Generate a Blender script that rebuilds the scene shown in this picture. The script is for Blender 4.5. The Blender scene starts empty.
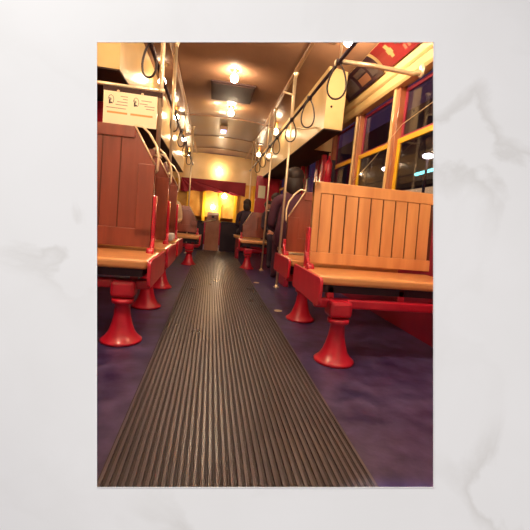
import bpy, bmesh, math, random
from mathutils import Vector, Matrix, Euler
random.seed(7)
PI = math.pi
S = bpy.context.scene
COL = S.collection
# ------------------------------------------------------------------ camera maths
FPX, ROLL, CAMX, CAMZ = 360.0, .09, -.145, .74
fw = Vector((57, 360, -43)).normalized()
r0 = fw.cross(Vector((0, 0, 1))).normalized(); u0 = r0.cross(fw)
up = math.cos(ROLL)*u0 - math.sin(ROLL)*r0
rt = math.cos(ROLL)*r0 + math.sin(ROLL)*u0
CAM = Vector((CAMX, 0, CAMZ))
cd = bpy.data.cameras.new('camera'); cam = bpy.data.objects.new('camera', cd); COL.objects.link(cam)
cd.sensor_width = 36; cd.lens = FPX/530*36; cd.clip_start = .02; cd.clip_end = 300
cam.matrix_world = Matrix(((rt.x, up.x, -fw.x, CAM.x), (rt.y, up.y, -fw.y, CAM.y), (rt.z, up.z, -fw.z, CAM.z), (0, 0, 0, 1)))
S.camera = cam
# ------------------------------------------------------------------ materials
def mat(name, col, rough=.5, metal=0, spec=.5, coat=0, emit=None, es=0):
    m = bpy.data.materials.new(name); m.use_nodes = True
    b = m.node_tree.nodes['Principled BSDF']
    b.inputs['Base Color'].default_value = (*col, 1); b.inputs['Roughness'].default_value = rough
    b.inputs['Metallic'].default_value = metal; b.inputs['Specular IOR Level'].default_value = spec
    b.inputs['Coat Weight'].default_value = coat; b.inputs['Coat Roughness'].default_value = .12
    if emit: b.inputs['Emission Color'].default_value = (*emit, 1); b.inputs['Emission Strength'].default_value = es
    return m
def vary(m, c1, c2, scale=(5, 5, 5), detail=4, lo=.35, hi=.65, bump=0, rlo=None, rhi=None, dist=0):
    nt = m.node_tree; b = nt.nodes['Principled BSDF']
    tc = nt.nodes.new('ShaderNodeTexCoord'); mp = nt.nodes.new('ShaderNodeMapping'); mp.inputs['Scale'].default_value = scale
    n = nt.nodes.new('ShaderNodeTexNoise'); n.inputs['Scale'].default_value = 1; n.inputs['Detail'].default_value = detail
    n.inputs['Distortion'].default_value = dist
    r = nt.nodes.new('ShaderNodeValToRGB'); r.color_ramp.elements[0].position = lo; r.color_ramp.elements[1].position = hi
    r.color_ramp.elements[0].color = (*c1, 1); r.color_ramp.elements[1].color = (*c2, 1)
    L = nt.links.new
    L(tc.outputs['Object'], mp.inputs[0]); L(mp.outputs[0], n.inputs['Vector']); L(n.outputs['Fac'], r.inputs[0]); L(r.outputs[0], b.inputs['Base Color'])
    if bump:
        bp = nt.nodes.new('ShaderNodeBump'); bp.inputs['Strength'].default_value = bump; bp.inputs['Distance'].default_value = .01
        L(n.outputs['Fac'], bp.inputs['Height']); L(bp.outputs[0], b.inputs['Normal'])
    if rlo is not None:
        mr = nt.nodes.new('ShaderNodeMapRange'); mr.inputs['To Min'].default_value = rlo; mr.inputs['To Max'].default_value = rhi
        L(n.outputs['Fac'], mr.inputs[0]); L(mr.outputs[0], b.inputs['Roughness'])
    return m
M = {}
M['wood'] = vary(mat('honey_wood', (.6, .26, .09), .3, coat=.4), (.66, .29, .11), (.84, .43, .18), (14, 14, 1.4), 5, .3, .7)
M['seatwood'] = vary(mat('seat_wood', (.6, .26, .09), .3, coat=.4), (.68, .30, .11), (.84, .42, .17), (1.2, 16, 14), 5, .3, .7)
M['darkwood'] = vary(mat('dark_wood', (.22, .06, .03), .36, coat=.2), (.17, .035, .024), (.28, .062, .036), (14, 14, 1.2), 6, .3, .7)
M['groove'] = mat('groove_shade', (.10, .02, .01), .7)
M['red'] = vary(mat('red_enamel', (.55, .02, .035), .28, coat=.5), (.52, .010, .038), (.64, .02, .05), (9, 9, 9), 3, .3, .7)
M['darkred'] = vary(mat('dark_red_paint', (.25, .012, .03), .4), (.30, .012, .05), (.42, .02, .055), (4, 4, 4), 3)
M['chrome'] = mat('worn_nickel_tube', (.88, .72, .50), .30, metal=.55)
M['cream'] = vary(mat('cream_paint', (.75, .52, .22), .35, coat=.3), (.66, .44, .17), (.78, .54, .25), (2, 2, 2), 3)
M['ledge'] = mat('gold_cream_moulding', (.82, .56, .25), .3, coat=.3)
M['ceiling'] = vary(mat('lacquered_brown_ceiling', (.30, .14, .075), .3, coat=.5), (.17, .085, .05), (.27, .14, .08), (1.5, 1.5, 1.5), 5, .3, .7, bump=.12, rlo=.24, rhi=.42)
M['trim'] = mat('tan_moulding', (.32, .17, .09), .3, coat=.4)
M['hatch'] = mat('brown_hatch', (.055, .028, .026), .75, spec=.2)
M['yellow'] = mat('yellow_sash_paint', (.92, .52, .015), .4)
M['postwood'] = vary(mat('window_post_wood', (.35, .12, .05), .3, coat=.3), (.34, .09, .035), (.50, .20, .09), (20, 20, 2), 4, .3, .7)
M['floor'] = vary(mat('indigo_black_rubber_floor', (.03, .022, .05), .5, coat=.25), (.020, .012, .075), (.10, .072, .20), (9, 9, 9), 12, .36, .75, bump=.35, rlo=.32, rhi=.6)
M['matm'] = vary(mat('ribbed_rubber', (.06, .045, .045), .45), (.055, .048, .066), (.13, .106, .125), (5, 2, 5), 6, .3, .7, rlo=.2, rhi=.42)
M['matbase'] = mat('ribbed_rubber_trough', (.03, .02, .025), .7)
M['leather'] = mat('black_leather_strap', (.035, .018, .022), .5)
M['iron'] = mat('dark_iron', (.03, .015, .03), .5, metal=.3)
M['sign'] = mat('ivory_notice_card', (.92, .84, .60), .5)
M['ink'] = mat('brown_black_ink', (.06, .03, .03), .6)
M['faint'] = mat('faded_ink', (.42, .30, .22), .6)
M['orange'] = mat('orange_ink', (.80, .38, .12), .6)
M['adark'] = mat('purple_black_card', (.045, .018, .035), .3, coat=.5)
M['ared'] = mat('red_card', (.24, .015, .02), .35, coat=.4)
M['agrey'] = mat('grey_card_print', (.13, .10, .10), .4)
M['atan'] = mat('tan_card_print', (.35, .16, .09), .5)
M['agreen'] = mat('olive_card_print', (.35, .30, .12), .5)
M['apink'] = mat('pink_card_print', (.55, .16, .10), .5)
LC = (1, .79, .53)
M['bulb'] = mat('glowing_bulb', (1, .9, .7), .4, emit=LC, es=340)
M['bulb_fill'] = mat('glowing_fill_bulb', (1, .9, .7), .4, emit=LC, es=640)  # only for the fill bulbs added out of view
M['bulb_faint'] = mat('glowing_faint_bulb', (1, .9, .7), .4, emit=LC, es=48)
M['bulb_dim'] = mat('glowing_dim_bulb', (1, .9, .7), .4, emit=LC, es=125)
M['socket'] = mat('brass_socket', (.5, .3, .1), .35, metal=.8)
M['tan'] = vary(mat('tan_painted_panel', (.42, .19, .12), .4), (.38, .16, .11), (.50, .24, .16), (5, 5, 3), 4)
M['gold'] = vary(mat('gold_roller_blind', (.85, .45, .07), .6), (.62, .27, .035), (.88, .52, .12), (4, 4, 3), 3)
M['valance'] = mat('crimson_valance', (.28, .012, .03), .7)
M['white'] = mat('white_card', (.74, .74, .73), .6)
M['blue'] = mat('blue_glint_glow', (.3, .35, .8), .4, emit=(.45, .5, 1), es=1.6)  # glow imitating a blue-white reflection
M['coat1'] = mat('charcoal_purple_cloth', (.035, .02, .04), .85)
M['coat2'] = mat('plum_cloth', (.10, .03, .06), .85)
M['coat3'] = mat('pale_tan_cloth', (.62, .42, .26), .85)
M['skin'] = mat('skin', (.60, .27, .17), .5)
M['hair'] = mat('dark_hair', (.025, .012, .012), .6)
M['eye'] = mat('eye_dark', (.02, .01, .01), .3)
M['asphalt'] = mat('asphalt', (.03, .03, .035), .8)
M['facade'] = mat('night_facade', (.10, .07, .10), .8)
M['cyan'] = mat('cyan_tube', (.4, .9, .9), .4, emit=(.25, 1, .92), es=5)
M['streetbulb'] = mat('street_globe', (1, 1, 1), .4, emit=(1, .85, .8), es=14)
M['shoplight'] = mat('shop_light', (1, .8, .5), .4, emit=(1, .6, .28), es=1.0)
# window glass: see-through pane with a clear reflection
g = bpy.data.materials.new('window_glass'); g.use_nodes = True; nt = g.node_tree; nt.nodes.clear()
o_ = nt.nodes.new('ShaderNodeOutputMaterial'); mx = nt.nodes.new('ShaderNodeMixShader'); tr = nt.nodes.new('ShaderNodeBsdfTransparent'); gl = nt.nodes.new('ShaderNodeBsdfGlossy')
tr.inputs[0].default_value = (.72, .72, .78, 1); gl.inputs['Roughness'].default_value = .04; mx.inputs[0].default_value = .12
nt.links.new(tr.outputs[0], mx.inputs[1]); nt.links.new(gl.outputs[0], mx.inputs[2]); nt.links.new(mx.outputs[0], o_.inputs[0]); M['glass'] = g
# pale marble
mm = mat('pale_marble', (.8, .8, .79), .6, spec=.2); nt = mm.node_tree; b = nt.nodes['Principled BSDF']; L = nt.links.new
tc = nt.nodes.new('ShaderNodeTexCoord')
def mk_noise(scale, detail, dist):
    n = nt.nodes.new('ShaderNodeTexNoise'); n.inputs['Scale'].default_value = scale; n.inputs['Detail'].default_value = detail
    n.inputs['Distortion'].default_value = dist; L(tc.outputs['Object'], n.inputs['Vector']); return n
def ramp(n, stops):
    r = nt.nodes.new('ShaderNodeValToRGB'); cr = r.color_ramp
    while len(cr.elements) < len(stops): cr.elements.new(.5)
    for e, (p, c) in zip(cr.elements, stops): e.position = p; e.color = (*c, 1)
    L(n.outputs['Fac'], r.inputs[0]); return r
w = (1, 1, 1)
vein = ramp(mk_noise(3.2, 7, .5), [(.0, w), (.44, w), (.50, (.87, .86, .845)), (.53, w), (1, w)])
gate = None
for (gx, gy, gr) in ((.40, .24, .20), (-.37, .07, .14), (.42, -.40, .14), (-.10, -.55, .2)):   # where the stone carries veins
    mp = nt.nodes.new('ShaderNodeVectorMath'); mp.operation = 'DISTANCE'; mp.inputs[1].default_value = (gx, gy, 0); L(tc.outputs['Object'], mp.inputs[0])
    mr = nt.nodes.new('ShaderNodeMapRange'); mr.inputs['From Min'].default_value = gr; mr.inputs['From Max'].default_value = gr*.4
    mr.inputs['To Min'].default_value = .12; L(mp.outputs['Value'], mr.inputs[0])
    if gate is None: gate = mr
    else:
        mxm = nt.nodes.new('ShaderNodeMath'); mxm.operation = 'MAXIMUM'; L(gate.outputs[0], mxm.inputs[0]); L(mr.outputs[0], mxm.inputs[1]); gate = mxm
cloud = ramp(mk_noise(4.5, 6, .8), [(.3, (.79, .785, .765)), (.7, (.82, .815, .80))])
vm = nt.nodes.new('ShaderNodeMix'); vm.data_type = 'RGBA'; vm.inputs[6].default_value = (1, 1, 1, 1)
L(gate.outputs[0], vm.inputs[0]); L(vein.outputs[0], vm.inputs[7])
mu = nt.nodes.new('ShaderNodeMix'); mu.data_type = 'RGBA'; mu.blend_type = 'MULTIPLY'; mu.inputs[0].default_value = 1
L(cloud.outputs[0], mu.inputs[6]); L(vm.outputs[2], mu.inputs[7]); L(mu.outputs[2], b.inputs['Base Color']); M['marble'] = mm

# ------------------------------------------------------------------ mesh helpers
def add_box(bm, x0, x1, y0, y1, z0, z1, bev=0, seg=2, mi=0):
    vs = [bm.verts.new((x, y, z)) for x in (x0, x1) for y in (y0, y1) for z in (z0, z1)]
    fs = [bm.faces.new([vs[i] for i in q]) for q in ((0, 1, 3, 2), (4, 6, 7, 5), (0, 4, 5, 1), (2, 3, 7, 6), (0, 2, 6, 4), (1, 5, 7, 3))]
    for f in fs: f.material_index = mi
    if bev:
        es = list({e for f in fs for e in f.edges})
        r = bmesh.ops.bevel(bm, geom=es, offset=bev, segments=seg, affect='EDGES', profile=.5)
        for f in r['faces']: f.material_index = mi
def add_prism(bm, pts, axis, a0, a1, mi=0, bev=0):
    """polygon in the plane across `axis`, extruded from a0 to a1"""
    def P(p, a):
        return (a, p[0], p[1]) if axis == 0 else ((p[0], a, p[1]) if axis == 1 else (p[0], p[1], a))
    A = [bm.verts.new(P(p, a0)) for p in pts]; B = [bm.verts.new(P(p, a1)) for p in pts]
    fs = [bm.faces.new(A), bm.faces.new(B[::-1])]
    n = len(pts)
    for i in range(n): fs.append(bm.faces.new((A[i], B[i], B[(i+1) % n], A[(i+1) % n])))
    for f in fs: f.material_index = mi
    if bev:
        es = list({e for f in fs for e in f.edges})
        bmesh.ops.bevel(bm, geom=es, offset=bev, segments=2, affect='EDGES', profile=.5)
def add_tube(bm, pts, r, n=10, closed=False, mi=0, sx=1):
    pts = [Vector(p) for p in pts]; k = len(pts); rings = []
    up_ = None
    for i, p in enumerate(pts):
        if closed: t = pts[(i+1) % k]-pts[i-1]
        else: t = pts[min(i+1, k-1)]-pts[max(i-1, 0)]
        t.normalize()
        if up_ is None: up_ = Vector((0, 0, 1)) if abs(t.z) < .9 else Vector((1, 0, 0))
        a = t.cross(up_).normalized(); b_ = a.cross(t).normalized(); up_ = b_
        rr = r[i] if isinstance(r, (list, tuple)) else r
        rings.append([bm.verts.new(p + a*math.cos(2*PI*j/n)*rr*sx + b_*math.sin(2*PI*j/n)*rr) for j in range(n)])
    m = k if closed else k-1
    for i in range(m):
        A, B = rings[i], rings[(i+1) % k]
        for j in range(n):
            f = bm.faces.new((A[j], A[(j+1) % n], B[(j+1) % n], B[j])); f.smooth = True; f.material_index = mi
    if not closed:
        bm.faces.new(rings[0][::-1]).material_index = mi; bm.faces.new(rings[-1]).material_index = mi
def add_lathe(bm, prof, c=(0, 0, 0), n=28, mi=0):
    rings = []
    for r, z in prof:
        rings.append([bm.verts.new((c[0]+r*math.cos(2*PI*j/n), c[1]+r*math.sin(2*PI*j/n), c[2]+z)) for j in range(n)])
    for A, B in zip(rings, rings[1:]):
        for j in range(n):
            f = bm.faces.new((A[j], A[(j+1) % n], B[(j+1) % n], B[j])); f.smooth = True; f.material_index = mi
    bm.faces.new(rings[0][::-1]).material_index = mi; bm.faces.new(rings[-1]).material_index = mi
def add_ball(bm, c, r, sc=(1, 1, 1), mi=0, n=16):
    x = bmesh.ops.create_uvsphere(bm, u_segments=n, v_segments=n//2+2, radius=r)
    for v in x['verts']: v.co = Vector((v.co.x*sc[0]+c[0], v.co.y*sc[1]+c[1], v.co.z*sc[2]+c[2]))
    for f in {f for v in x['verts'] for f in v.link_faces}: f.smooth = True; f.material_index = mi
def arc(c, r, a0, a1, n, ax=(0, 2), rr=None):
    out = []
    for i in range(n+1):
        a = a0+(a1-a0)*i/n; p = [c[0], c[1], c[2]]
        p[ax[0]] += r*math.cos(a); p[ax[1]] += (rr or r)*math.sin(a); out.append(tuple(p))
    return out
def obj(name, bm, mats, parent=None, loc=None):
    me = bpy.data.meshes.new(name); bmesh.ops.recalc_face_normals(bm, faces=bm.faces); bm.to_mesh(me); bm.free()
    for m in (mats if isinstance(mats, (list, tuple)) else [mats]): me.materials.append(m if not isinstance(m, str) else M[m])
    o = bpy.data.objects.new(name, me); COL.objects.link(o)
    if parent: o.parent = parent
    if loc: o.location = loc
    return o
def thing(name, label, cat, loc=(0, 0, 0), group=None, rot=(0, 0, 0)):
    o = bpy.data.objects.new(name, None); COL.objects.link(o); o.location = loc; o.rotation_euler = rot; o.empty_display_size = .1
    o['label'] = label; o['category'] = cat
    if group: o['group'] = group
    return o
def tag(o, label, cat, group=None):
    o['label'] = label; o['category'] = cat
    if group: o['group'] = group
    return o
def struct(name, bm, m, parent=None):
    o = obj(name, bm, m, parent)
    if not parent: o['kind'] = 'structure'
    return o
def BM(): return bmesh.new()

# ------------------------------------------------------------------ marble and card edge
D = .65
def plane_obj_matrix(d): 
    c = CAM+fw*d
    return Matrix(((rt.x, up.x, -fw.x, c.x), (rt.y, up.y, -fw.y, c.y), (rt.z, up.z, -fw.z, c.z), (0, 0, 0, 1)))
K = D/FPX
X0, X1, Z0, Z1 = (97-265)*K, (433.4-265)*K, (265-487.3)*K, (265-42.3)*K
def ring_mesh(ox0, ox1, oy0, oy1, ix0, ix1, iy0, iy1, z0, z1, under=0):
    bm = BM()
    def q(x0, x1, y0, y1, z): return [bm.verts.new((x, y, z)) for x, y in ((x0, y0), (x1, y0), (x1, y1), (x0, y1))]
    of, ob, nf, nb = q(ox0, ox1, oy0, oy1, z1), q(ox0, ox1, oy0, oy1, z0), q(ix0, ix1, iy0, iy1, z1), q(ix0-under, ix1+under, iy0-under, iy1+under, z0)
    for i in range(4):
        j = (i+1) % 4
        bm.faces.new((of[i], of[j], nf[j], nf[i])); bm.faces.new((ob[i], nb[i], nb[j], ob[j]))
        bm.faces.new((of[i], ob[i], ob[j], of[j])); bm.faces.new((nf[i], nf[j], nb[j], nb[i]))
    return bm
e = .0004
o = obj('wall_front', ring_mesh(-8, 8, -8, 8, X0+e, X1-e, Z0+e, Z1-e, -.02, 0, .03), 'marble'); o.matrix_world = plane_obj_matrix(D); o['kind'] = 'structure'
o = obj('postcard', ring_mesh(X0-.0004, X1+.0004, Z0-.0004, Z1+.0004, X0+.0002, X1-.0002, Z0+.0002, Z1-.0002, .00005, .0005, .0003), 'white'); o.matrix_world = plane_obj_matrix(D)
tag(o, 'thin white edge of the upright postcard standing against the pale marble', 'postcard')

# ------------------------------------------------------------------ tram shell
WX, Y0, YE = 1.40, 1.06, 10.0
bm = BM(); add_box(bm, -WX-.06, WX+.06, .86, YE+.5, -.05, 0); struct('floor', bm, 'floor')
def zc(x): return 2.44-.08*x*x
bm = BM(); n = 24; prev = None
for i in range(n+1):
    x = -WX-.06+(2*WX+.12)*i/n
    r = [bm.verts.new((x, y, zc(x)+dz)) for y, dz in ((Y0, 0), (YE+.5, 0), (YE+.5, .05), (Y0, .05))]
    if prev:
        for j in range(4):
            f = bm.faces.new((prev[j], prev[(j+1) % 4], r[(j+1) % 4], r[j])); f.smooth = True
    else: bm.faces.new(r)
    prev = r
bm.faces.new(prev[::-1]); struct('ceiling', bm, 'ceiling')
bm = BM()
for y in (1.9, 3.3, 6.4, 7.9, 9.2):
    pts = [(x, zc(x)+.005) for x in [-.84+1.68*i/16 for i in range(17)]]
    add_prism(bm, pts+[(x, z-.022) for x, z in reversed(pts)], 1, y-.022, y+.022)
struct('trim_1', bm, 'ceiling')
for k, x in ((2, -.65), (3, .65)):
    bm = BM(); add_box(bm, x-.02, x+.02, Y0, YE, zc(x)-.022, zc(x)+.004, .006); struct('trim_%d' % k, bm, 'trim')

PITCH = .83
posts = [1.39, 2.25, 3.11, 3.97, 4.83]
posts2 = [6.2, 7.03, 7.86, 8.69, 9.52]
def wall(s, name):
    bm = BM(); a, b_ = s*WX, s*(WX+.05); lo, hi = min(a, b_), max(a, b_)
    add_box(bm, lo, hi, Y0, YE+.5, 0, .86, mi=0)
    add_box(bm, lo, hi, Y0, YE+.5, 2.015, 2.27, mi=1)
    w_ = struct(name, bm, ['darkred', 'cream'])
    # sill
    bm = BM(); add_box(bm, min(a-s*.035, b_), max(a-s*.035, b_), Y0, YE, .86, .90, .008); obj('sill', bm, 'postwood', w_)
    for y in posts+posts2:
        bm = BM()
        add_box(bm, min(a-s*.02, b_), max(a-s*.02, b_), y-.045, y+.02, .90, 2.015, .006, mi=0)
        add_box(bm, min(a-s*.035, b_), max(a-s*.035, b_), y+.012, y+.045, .90, 2.015, .006, mi=1)
        obj('post', bm, ['postwood', 'cream'], w_)
    # two-step ledge above the windows
    bm = BM()
    add_prism(bm, [(s*1.41, 2.0), (s*1.35, 2.0), (s*1.335, 2.02), (s*1.335, 2.088), (s*1.41, 2.088)], 1, Y0, YE)
    add_prism(bm, [(s*1.41, 2.098), (s*1.34, 2.098), (s*1.325, 2.115), (s*1.315, 2.165), (s*1.335, 2.19), (s*1.41, 2.19)], 1, Y0, YE)
    obj('ledge', bm, 'ledge', w_)
    # sloping cove carrying the cards
    bm = BM()
    pts = [(s*1.35, 2.185), (s*1.33, 2.225), (s*1.28, 2.27), (s*1.21, 2.31), (s*1.13, zc(1.13)+.004), (s*1.41, 2.33), (s*1.41, 2.185)]
    add_prism(bm, pts, 1, Y0, YE); obj('cove', bm, 'cream', w_)
    return w_
WR = wall(1, 'wall_right'); WL = wall(-1, 'wall_left')
wn = 0
def window(s, y0, y1):
    global wn; wn += 1
    w_ = bpy.data.objects.new('window_%d' % wn, None); COL.objects.link(w_); w_['kind'] = 'structure'; w_.location = (s*1.425, (y0+y1)/2, .92)
    h = (y1-y0)/2-.045
    # lower sash (yellow), upper sash (brown), panes
    bm = BM()
    for x0, x1, z0, z1 in ((-h, h, 0, .045), (-h, h, .60, .645), (-h, -h+.04, .045, .60), (h-.04, h, .045, .60)):
        add_box(bm, -.014, .008, x0, x1, z0, z1, .004)
    sa = obj('lower_sash', bm, 'yellow', w_)
    bm = BM(); add_box(bm, -.004, .0, -h+.03, h-.03, .035, .61); obj('pane', bm, 'glass', sa)
    bm = BM()
    for x0, x1, z0, z1 in ((-h, h, .65, .67), (-h, h, 1.04, 1.07), (-h, -h+.03, .67, 1.04), (h-.03, h, .67, 1.04)):
        add_box(bm, .010, .028, x0, x1, z0, z1, .003)
    sb = obj('upper_sash', bm, 'darkred', w_)
    bm = BM(); add_box(bm, .018, .022, -h+.02, h-.02, .66, 1.05); obj('pane', bm, 'glass', sb)
for s in (1, -1):
    for a, b_ in list(zip(posts, posts[1:]))+list(zip(posts2, posts2[1:])): window(s, a, b_)
# doors between the two window runs
def door(s, n):
    d = bpy.data.objects.new('door_%d' % n, None); COL.objects.link(d); d['kind'] = 'structure'; d.location = (s*1.425, 5.52, 0)
    for yo in (-.36, .36):
        bm = BM()
        for y0, y1, z0, z1 in ((-.35, .35, .9, .97), (-.35, .35, 1.87, 1.965), (-.35, -.27, .97, 1.87), (.27, .35, .97, 1.87)):
            add_box(bm, -.03, .02, yo+y0, yo+y1, z0, z1, .006)
        lf = obj('door_leaf', bm, 'red', d)
        bm = BM(); add_box(bm, -.006, 0, yo-.28, yo+.28, .96, 1.88); obj('pane', bm, 'glass', lf)
        bm = BM(); add_tube(bm, [(-.03, yo, 1.0), (-.07, yo, 1.03), (-.07, yo, 1.5), (-.03, yo, 1.53)], .012); obj('door_handle', bm, 'chrome', lf)
door(1, 1); door(-1, 2)
# door-gear boxes under the ceiling
def header(s, y0, xin, zb, k, y1=None, xo=1.399):
    y1 = y1 or y0; xm = 1.13 if y1 > y0 else xo
    bm = BM(); pts = [(s*xm, zb), (s*xin, zb), (s*xin, zc(xin)+.003), (s*xm, zc(xm)+.003)]
    add_prism(bm, pts, 1, y0, 9.4, mi=0)
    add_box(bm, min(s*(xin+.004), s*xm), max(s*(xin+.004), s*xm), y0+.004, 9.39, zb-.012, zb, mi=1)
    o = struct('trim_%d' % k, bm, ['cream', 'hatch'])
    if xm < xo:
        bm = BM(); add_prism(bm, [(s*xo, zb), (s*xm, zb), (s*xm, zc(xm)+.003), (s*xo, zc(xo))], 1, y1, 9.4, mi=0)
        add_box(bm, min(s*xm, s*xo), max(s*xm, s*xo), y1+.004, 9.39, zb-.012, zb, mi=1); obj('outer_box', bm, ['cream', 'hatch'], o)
    for z in (zb+.22, zb+.30):
        bm = BM(); add_ball(bm, (s*(xin+.06), y0-.002, z), .012, (1, .6, 1)); obj('screw', bm, 'hatch', o)
header(1, 3.75, .93, 1.76, 4, 4.83); header(-1, 3.06, .92, 1.80, 5)

# aisle runner with ribs
bm = BM(); add_box(bm, -.40, .39, .87, 8.0, 0.001, .008, mi=1)
nr = 38
for i in range(nr):
    x = -.39+(.77)*i/(nr-1)
    pts = [(x-.0062, .008), (x-.0045, .0145), (x+.0045, .0145), (x+.0062, .008)]
    add_prism(bm, pts, 1, .87, 8.0, mi=0)
tag(obj('aisle_runner', bm, ['matm', 'matbase']), 'long grey-brown ribbed rubber runner down the middle of the tram floor', 'floor mat')
# worn floor plates beside the runner
for (x, y, l) in ((.47, 2.95, 'right side between the benches'), (.45, 4.3, 'right side farther along')):
    bm = BM(); add_lathe(bm, [(.035, 0), (.035, .004), (.028, .006), (.004, .006)], (x, y, .001), 20)
    tag(obj('floor_stud', bm, 'chrome'), 'round pale metal stud set in the dark floor, '+l, 'floor stud')

# ------------------------------------------------------------------ benches
def make_bench(loc, label, s, back_h, wood, chamfer, xin, xout, handle=True, slats=0, sx_in=None, pole=None, group='wooden tram benches', lean=.05, seat_z=.48, seat_d=.47, panel_d=.47):
    """local frame: y=0 is the foot of the back, seat reaches towards -y; x measured from the tram centre, s = side"""
    t = thing('tram_bench', label, 'bench', loc, group)
    sx = sx_in if sx_in is not None else xin-.05
    X = lambda v: s*v
    def bx(bm, a, b_, *r, **k): add_box(bm, min(s*a, s*b_), max(s*a, s*b_), *r, **k)
    # seat
    bm = BM(); bx(bm, sx, xout, -seat_d, .02, seat_z-.055, seat_z, bev=.018, seg=3)
    st = obj('seat', bm, 'seatwood', t)
    bm = BM(); bx(bm, sx+.03, xout-.01, -seat_d+.03, -.01, seat_z-.10, seat_z-.055); obj('seat_tray', bm, 'iron', t)
    # back
    zb, zt = seat_z+.025, seat_z+back_h; cw = .135
    ch = .23 if chamfer else .0
    sh = lambda z: lean*(z-zb)/(zt-zb)
    if chamfer: poly = [(X(xin), zb), (X(xin), zt-ch), (X(xin+cw), zt), (X(xout), zt), (X(xout), zb)]
    else: poly = [(X(xin), zb), (X(xin), zt-.012), (X(xin+.012), zt), (X(xout), zt), (X(xout), zb)]
    bm = BM(); add_prism(bm, poly, 1, 0, .022, mi=0)
    rail = .075
    # frame boards proud of the panel
    bx(bm, xin+(cw if chamfer else .0), xout, -.012, .034, zt-rail, zt, bev=.004)
    bx(bm, xin, xout, -.012, .034, zb, zb+(.12 if chamfer else .075), bev=.004)
    bx(bm, xin, xin+(cw-.03 if chamfer else .045), -.012, .034, zb+.075, zt-ch-.002, bev=.004)
    if slats:
        w_ = (xout-xin-.045-.02)/slats
        for i in range(slats):
            a = xin+.045+w_*i
            bx(bm, a+.0045, a+w_-.0045, -.008, .030, zb+.075, zt-rail, bev=.003)
    else:
        for i in range(1, 6):
            a = xin+cw-.03+(xout-xin-cw)*i/6
            bx(bm, a-.0035, a+.0035, -.004, .001, zb+.12, zt-rail, mi=1)
    for v in bm.verts: v.co.y += sh(v.co.z)
    bk = obj('backrest', bm, [wood, 'groove'], t)
    if slats:
        bm = BM(); bx(bm, xin+.04, xout, .004, .020, zb+.06, zt-rail+.01)
        for v in bm.verts: v.co.y += sh(v.co.z)-.0055
        obj('backing_board', bm, 'groove', bk)
    # red upright at the aisle edge
    bm = BM(); zu = zt-ch-(.20 if chamfer else .30)
    bx(bm, xin-.022, xin-.002, -.018+.0, .04, seat_z-.10, zu, bev=.005)
    for v in bm.verts: v.co.y += max(0, sh(v.co.z))
    obj('upright', bm, 'red', t)
    bm = BM(); add_lathe(bm, [(.03, -.022), (.034, -.01), (.034, .01), (.03, .022)], (0, 0, 0), 18)
    bmesh.ops.rotate(bm, verts=bm.verts, cent=(0, 0, 0), matrix=Matrix.Rotation(PI/2, 3, 'Y')); bmesh.ops.translate(bm, verts=bm.verts, vec=(X(xin-.018), -.10, seat_z+.0))
    add_tube(bm, [(X(xin-.02), -.10, seat_z), (X(xin-.016), .01, seat_z+.09)], .013)
    obj('pivot_arm', bm, 'red', t)
    # aisle end panel
    bm = BM(); ys, ye = -panel_d-.02, .12; zt2, zb2, r = seat_z+.0, seat_z-.155, .03
    P = []
    for (cy, cz, a0) in ((ye-r, zt2-r, 0), (ys+r, zt2-r, PI/2), (ys+r, zb2+r, PI), (ye-r, zb2+r, 1.5*PI)):
        for i in range(5): a = a0+PI/2*i/4; P.append((cy+r*math.cos(a), cz+r*math.sin(a)))
    add_prism(bm, P, 0, X(sx-.022), X(sx-.002), bev=.004)
    obj('end_panel', bm, 'red', t)
    # cross beam, pedestal
    bm = BM(); bx(bm, sx+.0, xout, -.37, -.32, seat_z-.185, seat_z-.13, bev=.01)
    bx(bm, sx+.07, sx+.20, -.44, -.32, seat_z-.225, seat_z-.13, bev=.02)
    obj('cross_beam', bm, 'red', t)
    for q in (.07, .50):
        bm = BM(); bx(bm, sx+q, sx+q+.045, -.35, -.31, seat_z-.135, seat_z-.06, bev=.008); obj('bracket', bm, 'red', t)
    px_ = X(sx+.135); z1 = seat_z-.235
    prof = [(.112, 0.001), (.114, .012), (.104, .02), (.090, .032), (.072, .06), (.058, .10), (.046, .15), (.040, z1-.03), (.060, z1-.02), (.060, z1+.004)]
    bm = BM(); add_lathe(bm, prof, (px_, -.40, 0), 32); obj('pedestal', bm, 'red', t)
    if handle:
        bm = BM(); zh = zt-ch; xo = X(xin)
        if chamfer: pts = [(X(xin+cw+.03), .03, zt-.01), (X(xin+cw+.01), .03, zt+.012), (X(xin+cw-.03), .035, zt+.018), (X(xin+.055), .035, zt-.025), (X(xin+.005), .035, zt-.10), (X(xin-.012), .035, zt-.17), (X(xin-.012), .03, zt-ch-.03), (X(xin+.004), .03, zt-ch-.05)]
        else: pts = [(X(xin+.10), .03, zt+.004), (X(xin+.04), .035, zt+.016), (X(xin-.01), .04, zt+.008), (X(xin-.035), .04, zt-.04), (X(xin-.03), .04, zt-.10), (X(xin+.004), .035, zt-.12)]
        for i, p in enumerate(pts): pts[i] = (p[0], p[1]+sh(p[2]), p[2])
        if handle != 'line': add_tube(bm, pts, .0085, 10)
        if chamfer: add_tube(bm, [(X(xin+cw), -.016+sh(zt), zt), (X(xin), -.016+sh(zt-ch), zt-ch)], .006, 8)
        obj('grab_handle', bm, 'chrome', t)
    return t
WO = 1.355
GL = 'dark wood benches in the left row'; GR = 'benches in the right row'
make_bench((0, 2.48, 0), 'nearest left bench with a tall dark wood back below the notice card', -1, .80, 'darkwood', True, .535, WO, sx_in=.47, group=GL)
make_bench((0, 3.28, 0), 'second left bench, dark tall back with a pole rising from its corner', -1, .80, 'darkwood', True, .535, WO, sx_in=.47, group=GL)
make_bench((0, 4.08, 0), 'third left bench, dark back just in front of the passenger in pale tan', -1, .80, 'darkwood', True, .535, WO, sx_in=.47, group=GL)
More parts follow.
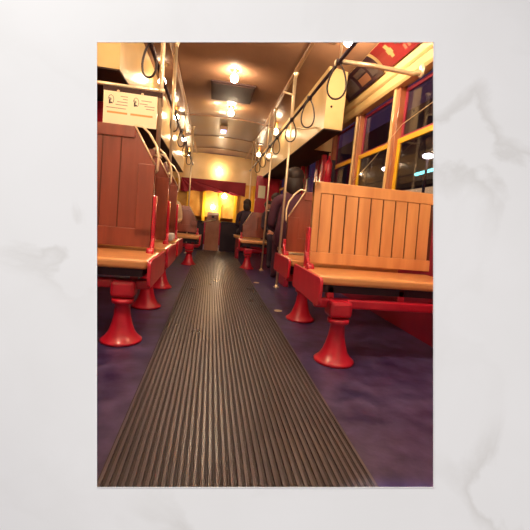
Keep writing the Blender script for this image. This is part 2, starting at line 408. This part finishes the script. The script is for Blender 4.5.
make_bench((0, 5.95, 0), 'farthest left bench, low dark back with clipped corner beside the end of the aisle', -1, .44, 'darkwood', True, .37, WO, sx_in=.31, group=GL, seat_z=.45, handle='line')
make_bench((0, 2.27, 0), 'nearest right bench with honey-coloured slatted back and red end panel', 1, .555, 'wood', False, .50, WO, slats=9, sx_in=.455, seat_d=.38, group=GR, handle=False)
make_bench((0, 3.12, 0), 'second right bench, mostly hidden behind the slatted one, chrome handle on its corner', 1, .56, 'darkwood', True, .52, WO, sx_in=.47, group=GR)
make_bench((0, 5.95, 0), 'farthest right bench, dark back and pale seat, standing behind the thin poles', 1, .44, 'darkwood', True, .37, WO, sx_in=.31, group=GR, seat_z=.45, handle='line')

# ------------------------------------------------------------------ poles, rails, straps
GP = 'metal standing poles'
def pole(x, y, z0, z1, label, extra=None, r=.0135):
    t = thing('grab_pole', label, 'pole', (x, y, z0), GP)
    bm = BM(); add_tube(bm, [(0, 0, 0), (0, 0, z1-z0)], r, 14); obj('shaft', bm, 'chrome', t)
    bm = BM(); add_lathe(bm, [(.035, .0), (.035, .008), (.018, .02), (.016, .03)], (0, 0, 0), 20); obj('foot_flange', bm, 'chrome', t)
    bm = BM(); add_lathe(bm, [(.016, z1-z0-.05), (.018, z1-z0-.03), (.032, z1-z0-.006), (.032, z1-z0+.0)], (0, 0, 0), 20); obj('ceiling_flange', bm, 'chrome', t)
    if extra: extra(t)
    return t
def exB(t):
    for P in ([(0, 0, .41), (.33, 0, .41)], [(0, 0, 2.15), (-.12, 0, 2.17)]):
        bm = BM(); add_tube(bm, P, .011); obj('side_tube', bm, 'chrome', t)
def exA(t):
    for z in (.43, .92):
        bm = BM(); add_tube(bm, [(0, 0, z), (.28, 0, z)], .01); obj('side_tube', bm, 'chrome', t)
pole(.665, 5.45, .001, zc(.665)-.001, 'thin floor to ceiling pole in front of the farthest right bench', exA)
pole(.655, 4.08, .001, zc(.655)-.02, 'tall metal pole between the second right bench and the seated person', exB)
def exL(t):
    bm = BM(); add_tube(bm, [(0, 0, .03), (.03, .15, .045), (.03, .55, .03), (.0, .75, 0)], .008); obj('corner_tube', bm, 'chrome', t)
pole(-.60, 3.02, 1.17, zc(.6), 'bright metal pole beside the notice card, rising to the ceiling', exL, .018)
pole(-.60, 3.86, 1.13, zc(.6), 'second left metal pole, behind the one next to the notice card')
pole(-.60, 7.2, .001, zc(.6), 'slim pole on the left in front of the gold end windows')
pole(.62, 7.8, .001, zc(.62), 'slim pole on the right beside the red panel with a notice')
def rail(x, y0, y1, label):
    t = thing('overhead_rail', label, 'hand rail', (x, y0, 1.87), 'overhead hand rails')
    bm = BM(); add_tube(bm, [(0, 0, 0), (0, y1-y0, 0)], .013, 12); obj('tube', bm, 'iron', t)
    for y in (1.36, 2.5, 4.08, 5.8, 7.4):
        if y0 < y < y1:
            bm = BM(); add_tube(bm, [(0, y-y0, 0), (0, y-y0, zc(x)-1.87-.002)], .009, 8); obj('hanger', bm, 'chrome', t)
rail(.64, 1.5, 8.4, 'dark overhead hand rail with strap loops on the right')
rail(-.64, 1.5, 8.4, 'overhead hand rail along the left side above the benches')
def bracket(y, s, label, x1=1.30, z=1.875):
    bm = BM(); a = s*.64
    add_tube(bm, [(a, y, z+.022), (s*.9, y, z+.03), (s*1.2, y, z+.02), (s*x1, y, z+.04)], [.016, .016, .016, .02], 12)
    add_ball(bm, (a, y, z+.01), .026); add_ball(bm, (s*x1, y, z+.05), .035, (.5, 1, 1.4))
    tag(obj('rail_bracket', bm, 'chrome'), label, 'bracket')
bracket(2.55, 1, 'thick pale tube bracket joining the right rail to the window ledge', 1.265, 1.865)
bm = BM(); add_tube(bm, [(.655, 4.03, 1.80), (.80, 4.03, 1.80), (.925, 4.03, 1.83)], .010, 8); tag(obj('rail_bracket', bm, 'chrome'), 'thin cross tube beside the farthest large strap loop on the right', 'bracket')
GS = 'hanging strap loops'
def strap(x, y, label, h=.17, w_=.042, rot=0, z=1.87):
    t = thing('strap_loop', label, 'strap', (x, y, z), GS, (0, 0, rot))
    bm = BM(); P = []
    for i in range(28):
        a = 2*PI*i/28; q = math.cos(a); zz = -h*.56+q*h*.5; P.append((0, math.sin(a)*w_*(1-.35*q), zz))
    add_tube(bm, P, .0065, 8, True, sx=1.5); obj('loop', bm, 'leather', t)
    bm = BM(); add_lathe(bm, [(.02, -.02), (.022, -.008), (.022, .008), (.02, .02)], (0, 0, 0), 14)
    bmesh.ops.rotate(bm, verts=bm.verts, cent=(0, 0, 0), matrix=Matrix.Rotation(PI/2, 3, 'X')); obj('clasp', bm, 'leather', t)
strap(.64, 2.52, 'largest dark strap loop on the right, beside the thick bracket', .23, .06, 1.2)
strap(.64, 3.28, 'dark strap loop in the middle of the right rail, in front of the cream box', .24, .055, 1.2)
strap(.64, 4.0, 'dark strap loop at the top of the tall right pole', .22, .055, 1.2)
strap(-.63, 2.66, 'dark strap loop hanging at the top left above the notice card', .22, .05, 1.2)
for i, y in enumerate((4.9, 5.5, 6.2, 6.9)):
    strap(.64, y, ['small strap loop just beyond the tall right pole', 'small strap loop near the thin far pole on the right', 'small strap loop above the farthest right bench', 'last strap loop on the right, near the end wall'][i], .2, .045, 1.2)
for i, y in enumerate((4.3, 5.2, 6.0, 6.9)):
    strap(-.63, y, ['strap loop behind the second left pole', 'strap loop among the left lamps', 'small strap loop above the farthest left bench', 'last strap loop on the left, near the gold windows'][i], .2, .045, 1.2)

# ------------------------------------------------------------------ notice card and its rail (above the nearest left bench)
t = thing('notice_card', 'ivory notice card with two small hand symbols hanging above the nearest left bench', 'sign', (-.885, 2.56, 1.285))
W_, H_ = .335, .205
bm = BM(); add_box(bm, 0, W_, 0, .006, 0, H_, .0015); obj('card', bm, 'sign', t)
for hx in (.03, .185):   # two small symbols: a hand in an oval
    bm = BM()
    add_box(bm, hx+.004, hx+.014, -.0015, .0005, .125, .150); add_box(bm, hx+.008, hx+.024, -.0015, .0005, .128, .137)
    for i in range(3): add_box(bm, hx+.006+i*.005, hx+.009+i*.005, -.0015, .0005, .148, .165-.003*i)
    P = [(hx+.017+.017*math.cos(a*PI/8), -.001, .152+.028*math.sin(a*PI/8)) for a in range(-3, 9)]
    add_tube(bm, P, .0014, 6)
    obj('symbol', bm, 'ink', t)
for x0, x1, z in ((.105, .15, .175), (.12, .15, .158), (.085, .15, .14), (.075, .15, .122), (.235, .30, .165), (.225, .275, .145), (.255, .32, .132), (.265, .318, .116), (.02, .14, .10)):
    bm = BM(); add_box(bm, x0, x1, -.001, .0005, z, z+.005); obj('text_line', bm, 'faint', t)
for x0, x1 in ((.025, .15), (.17, .31)):
    bm = BM(); add_box(bm, x0, x1, -.001, .0005, .068, .080); obj('orange_line', bm, 'orange', t)
bm = BM(); add_box(bm, -.005, W_+.03, .0, .012, H_, H_+.032, .003)
for hx in (.09, .24): add_ball(bm, (hx, -.002, H_+.004), .009, (1, .5, .8), 1)
obj('hanging_strip', bm, ['hatch', 'chrome'], t)
bm = BM(); add_tube(bm, [(-1.36, 2.58, 1.535), (-.52, 2.58, 1.535)], .012, 12)
add_ball(bm, (-.53, 2.58, 1.535), .024); add_tube(bm, [(-.53, 2.58, 1.535), (-.58, 2.99, 1.56)], .011, 10)
tag(obj('cross_rail', bm, 'chrome'), 'short metal cross rail from which the ivory notice card hangs', 'hand rail')
bm = BM(); add_box(bm, -1.36, -1.27, 3.93, 4.03, .905, 1.78, .01)
tag(obj('red_stanchion', bm, 'red'), 'red upright post on the left wall next to the notice card', 'post')

# ------------------------------------------------------------------ advertising cards on the right cove
def cove_card(y0, y1, label, bgm, pieces, name='advertising_card'):
    """card bent to the slope of the cove"""
    A, B = Vector((1.318, 0, 2.192)), Vector((1.14, 0, 2.318))
    t = thing(name, label, 'poster', (0, 0, 0), 'advertising cards above the right windows')
    nrm = Vector((-.59, 0, -.81))*.012
    def quad(bm, a0, a1, b0, b1, lift, bow=.022):
        n = 6; rows = []
        for i in range(n+1):
            tt = b0+(b1-b0)*i/n; p = A.lerp(B, tt)-nrm.normalized()*(bow*4*tt*(1-tt)-.012-.0)*1 + nrm.normalized()*lift
            rows.append([bm.verts.new((p.x, y0+(y1-y0)*a, p.z)) for a in (a0, a1)])
        back = []
        for i in range(n+1):
            tt = b0+(b1-b0)*i/n; p = A.lerp(B, tt)-nrm.normalized()*(bow*4*tt*(1-tt)-.012) + nrm.normalized()*(lift-.002)
            back.append([bm.verts.new((p.x, y0+(y1-y0)*a, p.z)) for a in (a0, a1)])
        for i in range(n):
            bm.faces.new((rows[i][0], rows[i][1], rows[i+1][1], rows[i+1][0])); bm.faces.new((back[i][0], back[i+1][0], back[i+1][1], back[i][1]))
            bm.faces.new((rows[i][0], rows[i+1][0], back[i+1][0], back[i][0])); bm.faces.new((rows[i][1], back[i][1], back[i+1][1], rows[i+1][1]))
        bm.faces.new((rows[0][0], back[0][0], back[0][1], rows[0][1])); bm.faces.new((rows[n][0], rows[n][1], back[n][1], back[n][0]))
    bm = BM(); quad(bm, 0, 1, 0, 1, 0); obj('card', bm, bgm, t)
    for nm, m_, rects in pieces:
        bm = BM()
        if nm == 'disc':
            for r in rects: quad(bm, *r, .0035)
            obj(nm, bm, m_, t); continue
        bm.free()
        for r in rects: bm = BM(); quad(bm, *r, .0035); obj(nm, bm, m_, t)
cove_card(3.3, 4.15, 'purple-black card with grey and tan boxes above the window, nearest the cream box', 'adark',
    [('picture', 'atan', [(.25, .5, .15, .5)]), ('panel', 'agrey', [(.58, .9, .15, .8), (.05, .2, .2, .7), (.25, .5, .58, .82)]),
     ('dark_line', 'adark', [(.62, .86, .25, .3), (.62, .86, .42, .47), (.62, .86, .6, .65)])])
cove_card(2.35, 3.25, 'red card with a grey disc and small figure above the windows, at the upper right', 'ared',
    [('disc', 'agrey', [(.38, .62, .45, .95), (.34, .66, .55, .85)]), ('figure', 'agreen', [(.76, .81, .25, .8), (.74, .83, .4, .6)]),
     ('text_line', 'apink', [(.08+.06*i, .115+.06*i, .16, .34) for i in range(9)])])

# ------------------------------------------------------------------ ceiling fittings
bm = BM(); add_box(bm, -.27, .29, 4.77, 5.47, 2.415, 2.438, .004, mi=1); add_box(bm, -.25, .27, 4.80, 5.44, 2.405, 2.416, .003, mi=1)
tag(obj('ceiling_hatch', bm, ['trim', 'hatch']), 'dark brown rectangular hatch in the ceiling between two lamps', 'hatch')
bm = BM(); add_box(bm, -.11, .03, 6.9, 7.3, 2.36, 2.42, .01); o = obj('glint_panel', bm, 'trim'); tag(o, 'small blue-lit indicator panel in place of a reflection on the ceiling beyond the hatch', 'glint')
bm = BM(); add_box(bm, -.09, .01, 6.93, 7.2, 2.352, 2.359); obj('glint_face', bm, 'blue', o)  # glowing face stands in for a small blue-white reflection
GB = 'bare glowing ceiling bulbs'
def lamp(x, y, z, label, r=.045, top=None, bm_='bulb'):
    t = thing('ceiling_lamp', label, 'lamp', (x, y, z), GB)
    bm = BM(); add_lathe(bm, [(r*.35, r*.9), (r*.6, r*.75), (r*.95, r*.2), (r, 0), (r*.95, -r*.3), (r*.7, -r*.75), (r*.3, -r*.98)], (0, 0, 0), 20); obj('bulb', bm, bm_, t)
    tp = (top if top is not None else zc(x)-.001)-z
    if tp > r*.9: bm = BM(); add_lathe(bm, [(r*.5, r*.85), (r*.55, max(tp-.008, r*.9)), (r*1.1, max(tp-.006, r*.95)), (r*1.1, tp)], (0, 0, 0), 20); obj('socket', bm, 'socket', t)
lamp(.0, 4.40, 2.35, 'brightest centre bulb on the ceiling, nearest the viewer and in front of the hatch')
lamp(.035, 5.78, 2.35, 'centre ceiling bulb just beyond the dark hatch')
lamp(.84, 2.96, 2.24, 'bright bulb at the top edge of the picture, right of the rail')
lamp(-.80, 6.0, 2.24, 'left row bulb, the highest of the left cluster', bm_='bulb_faint')
lamp(-.80, 7.6, 2.24, 'left row bulb, between its highest and its lowest neighbour', bm_='bulb_faint')
lamp(-.80, 9.3, 2.24, 'left row bulb farthest away, brightest of the cluster', bm_='bulb_faint')
lamp(.80, 6.1, 2.24, 'right row bulb seen left of the tall pole', bm_='bulb_faint')
lamp(.80, 8.3, 2.24, 'right row bulb farthest away near the thin pole', bm_='bulb_faint')
lamp(-.80, 4.4, 2.2, 'left row bulb hidden close behind the pole next to the notice', bm_='bulb_faint')
lamp(-.8, 1.5, 2.24, 'unseen bulb added to light the nearest left bench and the notice card', bm_='bulb_fill')  # added out of view to brighten the notice card and left benches
lamp(.84, 1.5, 2.24, 'unseen bulb added to light the slatted bench', bm_='bulb_fill')  # added out of view as fill for the right foreground
lamp(.0, 2.6, 2.35, 'unseen centre bulb added to light the foreground runner')  # added just above the view to light the near floor
lamp(-.03, 9.86, 2.0, 'bulb on the cream panel over the end windows', .05, 2.02, 'bulb_dim')

# ------------------------------------------------------------------ far end
bm = BM()
add_box(bm, -WX-.05, WX+.05, YE+.45, YE+.5, 0, 2.4, mi=2)
add_box(bm, -WX, WX, YE, YE+.05, 1.70, 2.42, mi=0)
add_box(bm, -WX, WX, YE, YE+.05, 0, .62, mi=1)
eb = struct('wall_back', bm, ['cream', 'darkred', 'gold'])
for x in (-1.28, -.80, -.38, .05, .47, .95, 1.28):
    bm = BM(); add_box(bm, x-.04, x+.04, YE-.03, YE+.05, .62, 1.70, .006); obj('post', bm, 'yellow' if abs(x) < 1 else 'postwood', eb)
bx_ = (-1.28, -.80, -.38, .05, .47, .95, 1.28)
for a, b_ in zip(bx_, bx_[1:]):
    bm = BM(); add_box(bm, a+.04, b_-.04, YE+.02, YE+.035, .75, 1.70); tag(obj('roller_blind', bm, 'gold', eb), 'x', 'x'); o = eb.children[-1]
    del o['label']; del o['category']
bm = BM()
P = []
for i in range(17):
    x = -1.0+1.7*i/16; P.append((x, 1.40-.02*math.sin(i*PI/2)-.03*math.cos(i/16*PI*2)))
add_prism(bm, [(-1.0, 1.72), (.7, 1.74)][::-1]+P, 1, 9.84, 9.87)
for v in bm.verts: v.co.y += .02*math.sin(v.co.x*30)
tag(obj('window_valance', bm, 'valance'), 'crimson valance hanging across the top of the end windows', 'valance')
# cab partition: low dark screens either side of a tan post box
bm = BM(); add_box(bm, -1.34, -.30, 8.28, 8.33, .001, .62, .008); add_box(bm, -1.34, -.30, 8.262, 8.348, .62, .65, .01); tag(obj('low_screen', bm, 'iron'), 'low dark screen left of the tan farebox column', 'screen', 'low dark screens')
bm = BM(); add_box(bm, .07, .78, 8.28, 8.33, .001, .64, .008); add_box(bm, .07, .78, 8.262, 8.348, .64, .67, .01); tag(obj('low_screen', bm, 'iron'), 'low dark screen right of the tan farebox column', 'screen', 'low dark screens')
t = thing('farebox', 'tan column box standing at the far end of the aisle', 'farebox', (-.115, 8.3, 0))
bm = BM(); add_box(bm, -.155, .155, -.12, .12, .001, .70, .012); obj('body', bm, 'tan', t)
bm = BM(); add_prism(bm, [(-.12, .70), (-.12, .80), (.05, .86), (.12, .86), (.12, .70)], 0, -.13, .13, bev=.008); obj('top_box', bm, 'tan', t)
bm = BM(); add_box(bm, -.03, .03, -.128, -.12, .73, .78, .003); obj('coin_slot', bm, 'iron', t)
bm = BM(); add_tube(bm, [(-.35, 8.2, .60), (-.30, 8.15, .63), (-.05, 8.12, .70)], .012, 8); tag(obj('control_lever', bm, 'chrome'), 'thin bright lever in front of the left dark screen', 'lever')
for x, z, l in ((-.13, 1.02, 'lower bright bulb shining behind the farebox column'), (.15, 1.33, 'upper bright bulb at the end windows under the valance')):
    lamp(x, 9.80, z, l, .055, z+.09, 'bulb_dim')
# red bulkhead post with notice, right
bm = BM(); add_box(bm, .80, 1.34, 8.30, 8.36, .001, 1.78, .01); t = obj('red_bulkhead_panel', bm, 'red'); tag(t, 'red panel with a small cream notice behind the right-hand passengers', 'panel')
bm = BM(); add_box(bm, .86, 1.02, 8.293, 8.30, 1.28, 1.56); obj('notice', bm, 'sign', t)
for y, l in ((4.93, 'near side of the right doorway'), (6.1, 'far side of the right doorway')):
    bm = BM(); add_box(bm, 1.30, 1.362, y, y+.07, .905, 1.74, .01); tag(obj('door_post', bm, 'red'), 'red upright post on the '+l, 'post')
bm = BM(); add_lathe(bm, [(.03, 0), (.045, .01), (.045, .30), (.03, .34), (.014, .36), (.014, .40)], (1.28, 4.55, 1.25), 20, 0)
t = obj('fire_extinguisher', bm, 'red'); tag(t, 'slim bright red cylinder on the right wall above the slatted bench', 'extinguisher')
bm = BM(); add_box(bm, 1.31, 1.36, 4.53, 4.57, 1.2, 1.6); obj('wall_clip', bm, 'iron', t)
# wire stay across the nearest right windows
bm = BM(); add_tube(bm, [(1.325, 2.05, 1.70), (1.32, 2.45, 1.675), (1.315, 2.83, 1.62), (1.315, 3.4, 1.38), (1.318, 3.75, 1.27)], .0028, 6)
tag(obj('signal_cord', bm, 'chrome'), 'thin pale cord slanting across the right-hand windows', 'cord')
# small white package on a left seat
bm = BM(); add_box(bm, -.64, -.50, 3.60, 3.78, .481, .55, .015); tag(obj('paper_package', bm, 'white'), 'small white package lying on the third left seat by the aisle', 'package')

# ------------------------------------------------------------------ passengers
def person(loc, rot, label, cloth, hair='long', lean=0, h=1.0, hand=False, name='person'):
    """seated figure, local +y is the way it faces, origin on the seat surface under the hips"""
    V, Rr, Ed = [], [], []
    def v(p, r): V.append(Vector(p)*h); Rr.append(r*h); return len(V)-1
    def c(a, b_): Ed.append((a, b_))
    pel = v((0, 0, .11), .135); w_ = v((0, -.01, .26), .13); ch = v((0, .0+lean*.5, .42), .15); nk0 = v((0, lean*.8, .555), .075); nk = v((0, lean+.01, .62), .052); hd0 = v((0, lean+.02, .69), .075); hd = v((0, lean+.02, .765), .088); hd1 = v((0, lean+.015, .83), .068)
    for a, b_ in ((pel, w_), (w_, ch), (ch, nk0), (nk0, nk), (nk, hd0), (hd0, hd), (hd, hd1)): c(a, b_)
    hands = []
    for s in (-1, 1):
        sh = v((s*.175, lean*.7, .51), .066); el = v((s*.22, .06+lean*.3, .25), .045); wr = v((s*.12, .27, .18), .03); pm = v((s*.10, .33, .165), .033)
        c(nk0, sh); c(sh, el); c(el, wr); c(wr, pm)
        for k in range(4):
            a = v((s*(.10-.02+.018*k), .37+.004*(k in (1, 2)), .158), .0095); b_ = v((s*(.10-.02+.018*k), .395+.006*(k in (1, 2)), .135), .008); c(pm, a); c(a, b_)
        a = v((s*.072, .335, .17), .010); b_ = v((s*.058, .36, .16), .009); c(pm, a); c(a, b_)
        hands.append(V[pm]); hands.append(V[wr])
        hp = v((s*.09, .05, .09), .10); kn = v((s*.12, .44, .09), .065); an = v((s*.12, .45, -.36), .042); to = v((s*.13, .58, -.41), .035)
        c(pel, hp); c(hp, kn); c(kn, an); c(an, to)
    me = bpy.data.meshes.new('tmp'); me.from_pydata([tuple(p) for p in V], Ed, [])
    o = bpy.data.objects.new('tmp', me); COL.objects.link(o)
    sk = o.modifiers.new('s', 'SKIN'); ss = o.modifiers.new('ss', 'SUBSURF'); ss.levels = 2; ss.render_levels = 2
    for i, d in enumerate(me.skin_vertices[0].data): d.radius = (Rr[i], Rr[i]); d.use_root = (i == 0)
    # torso broader than deep
    me.skin_vertices[0].data[1].radius = (.15*h, .11*h); me.skin_vertices[0].data[2].radius = (.17*h, .12*h)
    dg = bpy.context.evaluated_depsgraph_get(); m2 = bpy.data.meshes.new_from_object(o.evaluated_get(dg))
    bpy.data.objects.remove(o)
    bm = BM(); bm.from_mesh(m2); bpy.data.meshes.remove(m2)
    hz = V[hd]
    for f in bm.faces:
        cc = f.calc_center_median(); f.smooth = True
        f.material_index = 1 if (cc.z > .60*h or any((cc-q).length < .075*h and cc.y > .27*h for q in hands)) else 0
    # face: nose, brow, eyes, mouth, ears kept in the body mesh
    add_ball(bm, (0, hz.y+.085*h, hz.z-.02*h), .014*h, (.8, 1.1, 1.5), 1, 10)
    for s in (-1, 1):
        add_ball(bm, (s*.032*h, hz.y+.078*h, hz.z+.004*h), .009*h, (1.3, .6, .7), 2, 8); add_ball(bm, (s*.086*h, hz.y, hz.z-.01*h), .018*h, (.5, .8, 1.3), 1, 8)
    add_ball(bm, (0, hz.y+.076*h, hz.z-.052*h), .016*h, (1.3, .4, .35), 2, 8)
    t = thing(name, label, 'person', loc, None, (0, 0, rot))
    obj('body', bm, [cloth, 'skin', 'eye'], t)
    bm = BM(); add_ball(bm, (0, hz.y-.014*h, hz.z+.028*h), .098*h, (1, 1.05, 1.0), 0, 20)
    if hair == 'long': add_ball(bm, (0, hz.y-.055*h, hz.z-.07*h), .085*h, (1.15, .75, 1.5), 0, 18)
    for vv in bm.verts:
        if vv.co.y > hz.y+.045*h and vv.co.z < hz.z+.05*h: vv.co.y = hz.y+.045*h
        vv.co += Vector((random.uniform(-1, 1), random.uniform(-1, 1), random.uniform(-1, 1)))*.003
    obj('hair', bm, 'hair' if hair != 'grey' else 'skin', t)
    return t
F = PI  # facing the viewer
person((-.80, 5.66, .45), F, 'person in a pale tan jacket seated on the farthest left bench', 'coat3', 'short', .02, .86)
person((.84, 5.66, .45), F, 'person in a dark coat with long dark hair seated on the farthest right bench', 'coat1', 'long', .0, .86)
def plain_seat(loc, label, x0, x1):
    t = thing('plain_bench', label, 'bench', loc)
    bm = BM(); add_box(bm, x0, x1, -.2, .2, .40, .45, .015); obj('seat', bm, 'seatwood', t)
    for x in (x0+.08, x1-.08):
        bm = BM(); add_box(bm, x-.03, x+.03, -.17, .17, .001, .40, .008); obj('support', bm, 'darkred', t)
plain_seat((0, 4.3, 0), 'low backless seat under the person in plum beside the tall pole', .70, 1.33)
person((.80, 4.28, .45), -.15, 'dark-haired person in a plum jacket, seen from behind just right of the tall pole', 'coat2', 'long', .03, 1.10)
plain_seat((0, 7.0, 0), 'low backless seat behind the farthest right bench', .30, 1.33)
person((.52, 7.02, .45), 0, 'person with dark hair seen above the corner of the farthest right bench', 'coat1', 'long', .05, .80)
person((.92, 7.02, .45), F, 'person with short hair and a pinkish face behind the farthest right bench', 'coat2', 'short', .05, .80)

# ------------------------------------------------------------------ street outside, seen through the right windows
bm = BM(); add_box(bm, 1.6, 26, 1.5, 60, -.95, -.9); add_box(bm, -26, -1.6, 1.5, 60, -.95, -.9); struct('trim_6', bm, 'asphalt')
t = thing('shop_building', 'dark shop front across the street with a cyan tube over a warm window', 'building', (11, 15, -.9))
bm = BM(); add_box(bm, 0, 6, -13, 22, 0, 9); obj('facade', bm, 'facade', t)
bm = BM(); add_box(bm, -.9, 0, -1.5, 8, 4.4, 4.55, .02); obj('awning', bm, 'facade', t)
bm = BM(); add_tube(bm, [(-.98, .3, 4.85), (-.98, 2.6, 4.76)], .075, 10); obj('cyan_tube', bm, 'cyan', t)
bm = BM(); add_box(bm, -.02, .0, -.5, 6, 3.8, 4.25); obj('shop_window', bm, 'shoplight', t)
for i, (x, y, z) in enumerate(((7.0, 11.75, 3.48), (7.0, 14.75, 3.43))):
    t = thing('street_lamp', ['street lamp with a white globe seen through the nearest right window', 'street lamp with a white globe seen through the second right window'][i], 'street lamp', (x, y, -.9), 'street lamps outside')
    bm = BM(); add_tube(bm, [(0, 0, 0), (0, 0, z+.9-.1)], [.07, .045], 10); obj('post', bm, 'iron', t)
    bm = BM(); add_ball(bm, (0, 0, z+.9), .13, (1.4, 1.4, .7)); obj('globe', bm, 'streetbulb', t)

# ------------------------------------------------------------------ light
W = bpy.data.worlds.new('night'); S.world = W; W.use_nodes = True
W.node_tree.nodes['Background'].inputs[0].default_value = (.05, .028, .07, 1); W.node_tree.nodes['Background'].inputs[1].default_value = 1
dirv = (rt*.48-up*.80+fw*.30).normalized()
ld = bpy.data.lights.new('wall_spot', 'SPOT'); ld.energy = 70000; ld.spot_size = math.radians(8); ld.spot_blend = .3; ld.shadow_soft_size = 1.2; ld.color = (1, .99, .955)
lo = bpy.data.objects.new('wall_spot', ld); COL.objects.link(lo); c0 = CAM+fw*D
lo.location = c0-dirv*24; lo.rotation_euler = dirv.to_track_quat('-Z', 'Y').to_euler()
S.view_settings.view_transform = 'Standard'; S.view_settings.look = 'None'; S.view_settings.gamma = 1; S.view_settings.exposure = 0; S.view_settings.use_curve_mapping = False
